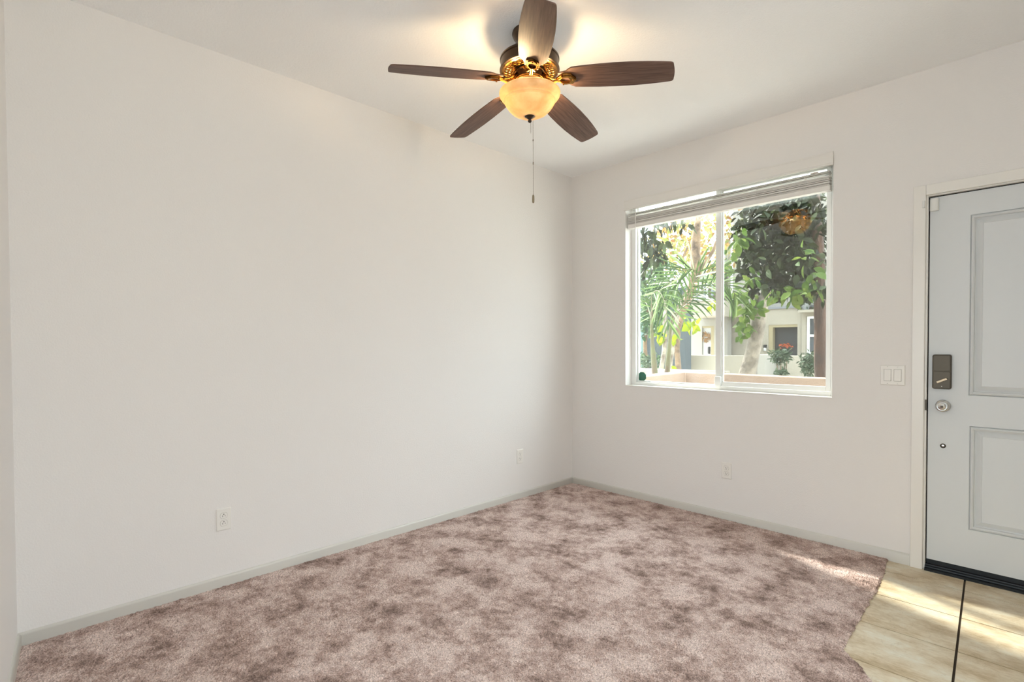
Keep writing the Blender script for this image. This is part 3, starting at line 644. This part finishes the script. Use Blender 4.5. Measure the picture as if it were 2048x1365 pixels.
fr.box(wx0, YF_ + .05, wz0_, wx0 + fw_, YF_ + .15, wz1_); fr.box(wx1 - fw_, YF_ + .05, wz0_, wx1, YF_ + .15, wz1_); fr.box(wx0 + fw_, YF_ + .05, wz0_, wx1 - fw_, YF_ + .15, wz0_ + fw_); fr.box(wx0 + fw_, YF_ + .05, wz1_ - fw_, wx1 - fw_, YF_ + .15, wz1_); fr.box(wx0 + fw_, YF_ + .05, 1.56, wx1 - fw_, YF_ + .15, 1.64)
wf = hp(fr, 'window_frame', M['vinyl']); b = MB(); b.box(wx0 + fw_, YF_ + .10, wz0_ + fw_, wx1 - fw_, YF_ + .12, wz1_ - fw_); hp(b, 'pane', M['dark_glass'], wf, smooth=0)
b = MB(); b.box(wx0 - .16, YF_ - .07, GZ, wx0 - .01, YF_, 2.55); b.box(wx0 - .16, YF_ - .5, 2.50, wx1 + .3, YF_, 2.60); b.box(wx0 - .01, YF_ - .07, wz1_ + .02, wx1 + .2, YF_, 2.499); b.box(wx0 - .01, YF_ - .07, wz0_ - .16, wx1 + .2, YF_, wz0_ - .02); hp(b, 'window_surround', M['stucco'])
b = MB(); b.box(xl - .02, YF_ - .12, GZ, xl + .14, YF_ - .01, 2.95); hp(b, 'downpipe', M['rail'])
# left-hand neighbour with balcony and white door
Hl = tag(empty('neighbor_house', (-8, 18.5, GZ)), 'pale stucco house with a balcony and white door, seen through the left pane', 'house')
YL = 18.4; lx0, lx1 = at(1369, 690, YL).x, at(1455, 690, YL).x
ex0, ex1 = at(1404, 690, YL).x, at(1428, 690, YL).x
b = MB()
for x0, z0, x1, z1 in ((lx0, GZ, ex0, 6), (ex0, 2.08, ex1, 2.75), (ex1, GZ, lx1, 2.75)): b.box(x0, YL, z0, x1, YL + .4, z1)
b.box(ex0, YL + 1.2, 2.75, lx1 - .5, YL + 1.5, 6); hp(b, 'front_wall', M['stucco_light'], Hl)
b = MB(); b.box(ex1 - .14, YL + .02, GZ, ex1, YL + .39, 2.08); b.box(ex0, YL + .02, 2.0, ex1 - .14, YL + .39, 2.08); hp(b, 'door_reveal', M['reveal'], Hl)
b = MB(); b.box(ex0, YL + .10, GZ, ex1 - .16, YL + .16, 2.0); ed = hp(b, 'entry_door', M['white_door'], Hl); ed['label'] = 'white entry door'
b = MB(); b.box(ex1 - .30, YL + .04, .86, ex1 - .22, YL + .10, 1.16); hp(b, 'door_handle', M['slot'], ed)
YB_ = 16.9; bz = at(1400, 603, YB_).z; bx0, bx1 = at(1372, 690, YB_).x, at(1441, 690, YB_).x
b = MB(); b.box(bx0, YB_, bz - .62, bx1, YL + 1.2, bz); hp(b, 'balcony_slab', M['stucco'], Hl)
b = MB(); b.box(bx0 - .05, YB_ - .05, bz, bx1, YB_ + .25, bz + .07); hp(b, 'balcony_coping', M['stucco_light'], Hl)
b = MB()
for k in range(6): b.box(bx0 + .1, YB_ + .08, bz + .22 + k * .15, bx1, YB_ + .12, bz + .25 + k * .15)
for k in range(5): px_ = bx0 + .1 + k * (bx1 - bx0 - .2) / 4; b.box(px_, YB_ + .07, bz + .06, px_ + .05, YB_ + .13, bz + 1.05)
hp(b, 'balcony_railing', M['rail'], Hl)
b = MB(); b.box(at(1416, 690, YL + 1.1).x, YL + 1.08, bz + .05, lx1 - .5, YL + 1.18, bz + 1.9); hp(b, 'balcony_shutter', M['dark_wood'], Hl)
# slate blue house on the left
Hb = tag(empty('neighbor_house', (-10, 13.5, GZ)), 'slate blue house wall behind the palms at the left of the window', 'house')
YS = 13.5; b = MB(); b.box(at(1180, 690, YS).x, YS, GZ, at(1369, 690, YS).x, YS + .5, 3.3); hp(b, 'side_wall', M['stucco_blue'], Hb)
b = MB(); b.box(at(1240, 690, YS).x, YS - .25, GZ, at(1289, 690, YS).x, YS, 3.3); hp(b, 'corner_pier', M['stucco_teal'], Hb)
# low courtyard walls, gate and pier
YW = 14.6
def lowwall(label, px0, px1, Y, top, mat, th=.2):
    a, c = at(px0, top, Y), at(px1, top, Y); m = MB(); m.box(a.x, Y, GZ, c.x, Y + th, a.z); return tag(m.build('courtyard_wall', mat, bevel=.015), label, 'wall', 'low courtyard walls across the path')
lowwall('cream courtyard wall in front of the white neighbouring door', 1370, 1487, YW, 710.5, M['stucco'])
lowwall('short pale courtyard pier right of the leaning tree trunk', 1514, 1531, YW, 709.5, M['stucco_light'], 1.6)
lowwall('beige courtyard wall in front of the charcoal door, behind the shrubs', 1562, 1672, 15.6, 711.5, M['stucco'])
ga, gc = at(1487, 712, YW + .6), at(1516, 712, YW + .6)
gt = tag(empty('courtyard_gate', (ga.x, YW + .6, GZ)), 'grey slatted gate between the two courtyard walls', 'gate')
b = MB()
for k in range(7): b.box(ga.x, YW + .6, GZ + .05 + k * .14, gc.x, YW + .63, GZ + .17 + k * .14)
wpart(b, 'slat_panel', M['rail'], gt)
b = MB(); b.box(ga.x - .03, YW + .57, GZ, ga.x + .03, YW + .66, ga.z); b.box(gc.x - .03, YW + .57, GZ, gc.x + .03, YW + .66, ga.z); wpart(b, 'gate_post', M['rail'], gt)
# wall lamp, wreath, swag, pot
P = at(1531, 697, YF_); wl = tag(empty('wall_lamp', (P.x, YF_, P.z)), 'small black and white porch lamp beside the charcoal door', 'lamp')
b = MB(); b.box(P.x - .05, YF_ - .12, P.z + .02, P.x + .05, YF_ - .002, P.z + .14); wpart(b, 'lamp_cap', M['slot'], wl)
b = MB(); b.lathe([(.045, P.z - .12), (.06, P.z - .1), (.06, P.z + .02)], 12, (P.x, YF_ - .065)); wpart(b, 'lamp_glass', M['white_door'], wl)
R = random.Random(11)
P = at(1411, 675, YL); b = MB()
for k in range(70):
    a = R.uniform(0, 2 * PI); rr = R.uniform(.02, .15); p = Vector((P.x + rr * math.cos(a), YL + .085 - R.uniform(0, .07), P.z + rr * 1.25 * math.sin(a)))
    leaf(b, p, Vector((math.cos(a + .9), -.25, math.sin(a + .9))), Vector((0, -1, .2)), .14, .035)
tag(b.build('door_wreath', M['straw'], smooth=0, fix=False), 'brown dried leaf wreath hung on the white neighbouring door', 'wreath')
P = at(1572, 690, YF_ + .3); b = MB()
for k in range(34):
    u = R.gauss(0, .13); p = Vector((P.x + u, YF_ + .285 - R.uniform(0, .06), P.z + R.gauss(0, .03) - abs(u) * .25))
    leaf(b, p, Vector((R.uniform(-1, 1), -.4, R.uniform(-.6, .4))), Vector((0, -1, .3)), .11, .05)
tag(b.build('door_swag', M['flower'], smooth=0, fix=False), 'orange flower swag hung on the charcoal door', 'swag')
P = at(1612, 616, YF_ - .3); P.z = 2.622; pt_ = tag(empty('potted_plant', tuple(P)), 'grey pot of trailing greenery on the ledge above the far window', 'potted plant')
b = MB(); b.lathe([(.10, P.z - .02), (.16, P.z + .26), (.17, P.z + .28), (.14, P.z + .28)], 20, (P.x, P.y)); wpart(b, 'pot', M['pot'], pt_)
b = MB()
for k in range(150):
    d = rvec(R); p = P + Vector((0, 0, .38)) + d * R.uniform(.05, .42); leaf(b, p, d + Vector((0, 0, -.4)), rvec(R), .13, .05)
wpart(b, 'foliage', M['leaf_grey'], pt_, smooth=0, fix=False)

# ---- trees
R = random.Random(21)
tr = trunk(down([(1495, 748, 7, 31), (1505, 705, 7, 27), (1514, 668, 7, 26), (1519, 632, 7, 25), (1524, 604, 7, 27), (1531, 588, 7, 22), (1543, 568, 7, 13), (1556, 520, 6.8, 10), (1560, 440, 6.6, 7)]), 14, .05, 2)
br = trunk([(1521, 602, 7, 18), (1513, 590, 7, 13), (1506, 578, 6.9, 10), (1490, 540, 6.8, 6), (1478, 500, 6.8, 4)], 10, .05, 3)
fo_ = MB()
for (px, py, rx, ry, n) in ((1497, 612, 22, 26, 46), (1488, 655, 15, 26, 34), (1514, 616, 14, 14, 14), (1478, 585, 22, 22, 30), (1470, 520, 22, 40, 24), (1605, 640, 14, 12, 0)):
    blob(fo_, R, n, px, py, rx, ry, 6.2, 6.9, .17, .62, .7, .6)
tree('sycamore_tree', 'leaning pale barked tree with fresh green leaves in the right pane', 'tree', at(1490, 760, 7) * 1, [('trunk', tr, M['bark_grey']), ('branch', br, M['bark_grey']), ('foliage', fo_, M['leaf_fresh'])])

tr = trunk(down([(1642, 762, 4.2, 23), (1641, 690, 4.2, 23), (1640, 600, 4.2, 22), (1637, 500, 4.2, 20), (1632, 420, 4.2, 17), (1628, 330, 4.2, 13)]), 14, .04, 4)
br = trunk([(1637, 520, 4.2, 9), (1600, 470, 4.1, 6), (1560, 450, 4.0, 4), (1510, 460, 3.9, 3)], 8, .05, 5)
fo_ = MB()
for (px, py, rx, ry, n, Y0, Y1) in ((1560, 450, 88, 62, 760, 3.6, 5.4), (1566, 520, 88, 58, 760, 3.6, 5.4), (1600, 420, 60, 40, 300, 3.5, 5.2), (1550, 565, 62, 26, 120, 3.5, 4.4), (1620, 470, 34, 110, 170, 4.4, 5.2),
                                 (1493, 470, 24, 60, 46, 3.4, 4.0), (1512, 440, 40, 40, 60, 3.4, 4.0), (1500, 530, 40, 36, 44, 3.3, 3.9), (1560, 582, 34, 12, 24, 3.2, 3.8), (1606, 580, 32, 22, 44, 3.2, 3.9), (1640, 575, 10, 30, 14, 3.0, 3.6)):
    blob(fo_, R, n, px, py, rx, ry, Y0, Y1, .15, .44, .75, .6)
lf = MB()
for (px, py, rx, ry, n) in ((1562, 588, 26, 12, 16), (1600, 590, 30, 20, 22), (1628, 560, 16, 26, 14), (1482, 475, 18, 24, 12), (1505, 548, 26, 14, 12), (1598, 520, 30, 30, 8)):
    blob(lf, R, n, px, py, rx, ry, 3.0, 3.4, .15, .45, .8, .6)
tree('magnolia_tree', 'dense dark leaved tree with red brown trunk at the right edge of the window', 'tree', at(1642, 790, 4.2), [('trunk', tr, M['bark_red']), ('branch', br, M['bark_red']), ('foliage', fo_, M['leaf_dark']), ('young_foliage', lf, M['leaf_fresh'])])

tr = trunk(down([(1357, 742, 8.4, 12), (1354, 700, 8.4, 11), (1355, 660, 8.3, 12), (1366, 622, 8.0, 14), (1383, 580, 7.6, 17), (1393, 545, 7.4, 21), (1391, 505, 7.4, 19), (1392, 475, 7.4, 17), (1396, 440, 7.4, 12), (1402, 400, 7.4, 9)]), 12, .06, 6)
br = trunk([(1398, 548, 7.4, 9), (1414, 522, 7.4, 8), (1426, 502, 7.4, 7), (1438, 472, 7.4, 6), (1446, 430, 7.4, 4)], 8, .05, 7); br2 = trunk([(1366, 515, 9.2, 5), (1375, 495, 9.2, 4)], 6)
fo_ = MB()
for (px, py, rx, ry, n) in ((1350, 480, 62, 46, 420), (1420, 455, 46, 50, 230), (1330, 520, 52, 34, 220), (1425, 530, 26, 36, 90), (1462, 470, 24, 70, 120), (1372, 440, 70, 28, 150)):
    blob(fo_, R, n, px, py, rx, ry, 9.2, 12.5, .155, .6, .4, .7)
tree('autumn_tree', 'yellow and orange leaved tree behind the palms in the left pane', 'tree', at(1357, 790, 8.4), [('trunk', tr, M['bark_brown']), ('branch', br, M['bark_brown']), ('branch', br2, M['bark_brown']), ('foliage', fo_, M['leaf_gold'])])

# hanging dark leaves at the upper left, from a tree standing left of the window
tr = trunk(down([(1262, 700, 4.6, 16), (1266, 600, 4.6, 15), (1270, 500, 4.6, 12), (1274, 420, 4.6, 8)]), 10, .04, 8); fo_ = MB()
for (px, py, rx, ry, n) in ((1308, 478, 26, 26, 60), (1298, 505, 16, 26, 36), (1318, 512, 16, 20, 22), (1283, 470, 16, 40, 40), (1290, 545, 16, 22, 26), (1375, 455, 14, 14, 9), (1340, 445, 40, 8, 24)):
    blob(fo_, R, n, px, py, rx, ry, 4.2, 5.0, .16, .38, 1.2, .6)
tree('laurel_tree', 'tree with dark drooping leaves in the upper left corner of the window', 'tree', at(1262, 780, 4.6), [('trunk', tr, M['bark_brown']), ('foliage', fo_, M['leaf_dark'])])
# green tree behind the palms
tr = trunk(down([(1292, 735, 10, 8), (1290, 690, 10, 8), (1294, 620, 10, 6)]), 8, .05, 9); fo_ = MB()
for (px, py, rx, ry, n) in ((1300, 600, 40, 60, 420), (1330, 620, 40, 50, 200), (1284, 650, 24, 30, 120), (1310, 545, 46, 30, 200), (1360, 600, 24, 40, 60)):
    blob(fo_, R, n, px, py, rx, ry, 8.2, 10.8, .19, .5, .6, .7)
tree('green_tree', 'blue green leafy tree behind the palm fronds in the left pane', 'tree', at(1292, 750, 10), [('trunk', tr, M['bark_brown']), ('foliage', fo_, M['leaf_back'])])
# thin pale trunks in a clump
GB = 'thin pale tree trunks beside the palms'
tree('young_tree', 'pale thin tree trunk between the two green palm stems', 'tree', at(1320, 760, 6), [('trunk', trunk(down([(1322, 742, 6, 10), (1328, 705, 6, 9), (1331, 670, 6, 9), (1329, 640, 6, 8), (1332, 600, 6, 6)]), 10, .05, 12), M['bark_pale'])], GB)
fo_ = MB()
for (px, py, rx, ry, n) in ((1319, 671, 7, 11, 12), (1352, 672, 6, 5, 5), (1388, 654, 13, 8, 12), (1372, 640, 8, 8, 4), (1428, 612, 7, 10, 6), (1347, 737, 5, 4, 4), (1425, 660, 5, 5, 0)):
    blob(fo_, R, n, px, py, rx, ry, 5.4, 5.9, .17, .6, .8, .7)
tree('young_tree', 'thin spotted trunk with lime yellow leaves, just right of the palms', 'tree', at(1337, 760, 6.1), [('trunk', trunk(down([(1339, 742, 6.1, 9), (1344, 705, 6.1, 9), (1348, 668, 6.1, 10), (1356, 630, 6.1, 8), (1360, 600, 6.1, 6)]), 10, .05, 13), M['bark_pale']), ('foliage', fo_, M['leaf_lime'])], GB)

# ---- palms
def frond(m, st, pts, n, Lf, seed, Y, spread=1.0, hang=.35, both=(1, 1)):
    R = random.Random(seed); P = [at(x, y, Y + dy) for x, y, dy in pts]
    def ev(t):
        k = min(int(t * (len(P) - 1)), len(P) - 2); u = t * (len(P) - 1) - k
        a = P[max(k - 1, 0)]; b_ = P[k]; c = P[k + 1]; d = P[min(k + 2, len(P) - 1)]
        return .5 * ((2 * b_) + (c - a) * u + (2 * a - 5 * b_ + 4 * c - d) * u * u + (3 * b_ - a - 3 * c + d) * u ** 3)
    st.tube([ev(i / 16) for i in range(17)], [.009 * (1 - .75 * i / 16) + .0015 for i in range(17)], 6)
    for i in range(n):
        t = .06 + .94 * i / (n - 1); p = ev(t); d = (ev(min(1, t + .02)) - ev(max(0, t - .02))).normalized()
        side = d.cross(Vector((0, -1, .25))).normalized()
        for s in (-1, 1):
            if not both[0 if s < 0 else 1]: continue
            L = Lf * 1.12 * (math.sin(PI * (.14 + .76 * t)) ** .5) * R.uniform(.88, 1.1)
            q = (side * s * spread * (1.05 - .45 * t) + d * (.38 + .55 * t) + Vector((R.uniform(-.06, .06), R.uniform(-.15, .05), R.uniform(-.06, .06)))).normalized()
            w_ = .024; pts_ = []
            for k in range(6):
                u = k / 5; pts_.append(p + q * L * u + Vector((0, 0, -hang * L * u * u)))
            nn = q.cross(d).normalized()
            sv = (q.cross(nn)).normalized(); vs = []
            for k, pp in enumerate(pts_):
                ww = w_ * (.35 + 1.3 * (k / 5) * (1 - k / 5) * 2) * (1 if k < 5 else .05) * .5
                vs += [pp + sv * ww, pp + nn * .004, pp - sv * ww]
            m.add(vs, [f for k in range(5) for f in ((3 * k, 3 * k + 1, 3 * k + 4, 3 * k + 3), (3 * k + 1, 3 * k + 2, 3 * k + 5, 3 * k + 4))])
def palm(label, base, stem_pts, fronds):
    t = tag(empty('palm_tree', base), label, 'palm tree', 'young palms outside the left pane'); off = Matrix.Translation(-Vector(base))
    s_ = trunk(down(stem_pts), 12, .02, 31); o = s_.build('stem', M['palm_stem'], t, smooth=60); o.data.transform(off)
    for k, (pts, n, Lf, Y, sp, hg) in enumerate(fronds):
        m, st = MB(), MB(); frond(m, st, pts, n, Lf, 40 + k, Y, sp, hg)
        o = m.build('frond', M['palm'], t, smooth=0, fix=False); o.data.transform(off); r_ = st.build('rachis', M['palm_stem'], o); r_.data.transform(off)
    return t
palm('left young palm with a green stem behind the patio wall', at(1308, 800, 3.3),
     [(1310, 750, 3.3, 12), (1307, 715, 3.3, 11), (1305, 690, 3.3, 8), (1303, 650, 3.3, 6), (1304, 615, 3.35, 4)],
     [([(1304, 620, .05), (1303, 600, 0), (1306, 586, -.1), (1318, 583, -.2), (1329, 605, -.3), (1336, 648, -.35)], 19, .40, 3.3, 1.0, .25),
      ([(1303, 640, .1), (1292, 606, .3), (1276, 606, .4), (1256, 630, .4)], 14, .30, 3.3, 1.0, .3)])
palm('right young palm with arching fronds behind the patio wall', at(1335, 800, 3.6),
     [(1334, 750, 3.6, 12), (1337, 715, 3.6, 10), (1339, 690, 3.6, 8), (1341, 655, 3.6, 6), (1347, 625, 3.6, 5)],
     [([(1347, 640, 0), (1378, 590, 0), (1392, 545, -.1), (1372, 540, -.2), (1345, 560, -.25), (1318, 584, -.3)], 24, .44, 3.5, 1.0, .04),
      ([(1347, 630, 0), (1375, 608, 0), (1405, 582, 0), (1432, 566, 0), (1458, 572, 0), (1474, 598, 0)], 24, .36, 3.6, .9, .4),
      ([(1346, 635, .1), (1366, 590, .2), (1390, 562, .2), (1415, 547, .2), (1444, 538, .2)], 18, .34, 3.7, .9, .15)])

# ---- shrubs
def shrub(label, px, py, rx, ry, Y0, Y1, n, L, mat, stems=None, asp=.35):
    base = base_of(at(px, py + ry, (Y0 + Y1) / 2)); m = MB(); blob(m, R, n, px, py, rx, ry, Y0, Y1, L, asp, .1, .6)
    s_ = MB()
    for k, (a, b_) in enumerate(stems or [((px, py + ry), (px, py))]):
        Pq = at(b_[0], b_[1], (Y0 + Y1) / 2); q = at(a[0], a[1], (Y0 + Y1) / 2); q2 = Vector((q.x, q.y, GZ)); s_.tube([q2, q, Pq], [.022, .018, .008], 6)
    return tree('shrub', label, 'shrub', base, [('stem', s_, M['bark_brown']), ('foliage', m, mat)])
shrub('clipped yellow green hedge shrub against the slate wall', 1281, 722, 13, 16, 9, 9.6, 260, .09, M['leaf_lime' if 0 else 'leaf_back'])
shrub('leafy grey green shrub behind the left palm stem', 1297, 726, 12, 14, 7.2, 7.7, 170, .10, M['leaf_grey'])
shrub('small olive shrub between the palm stems', 1318, 726, 8, 18, 8.2, 8.7, 120, .09, M['leaf_back'])
shrub('feathery shrub on bare stems before the charcoal door', 1561, 714, 19, 14, 11, 11.6, 330, .14, M['leaf_grey'], [((1556, 748), (1553, 720)), ((1562, 748), (1561, 718)), ((1568, 748), (1570, 720)), ((1571, 748), (1574, 722))], .28)
shrub('low mound shrub at the foot of the feathery shrub', 1561, 746, 14, 7, 10.4, 10.9, 120, .10, M['leaf_grey'])
shrub('dense green shrub beside the red brown trunk', 1620, 728, 21, 24, 10.8, 11.6, 420, .14, M['leaf_grey'], None, .28)
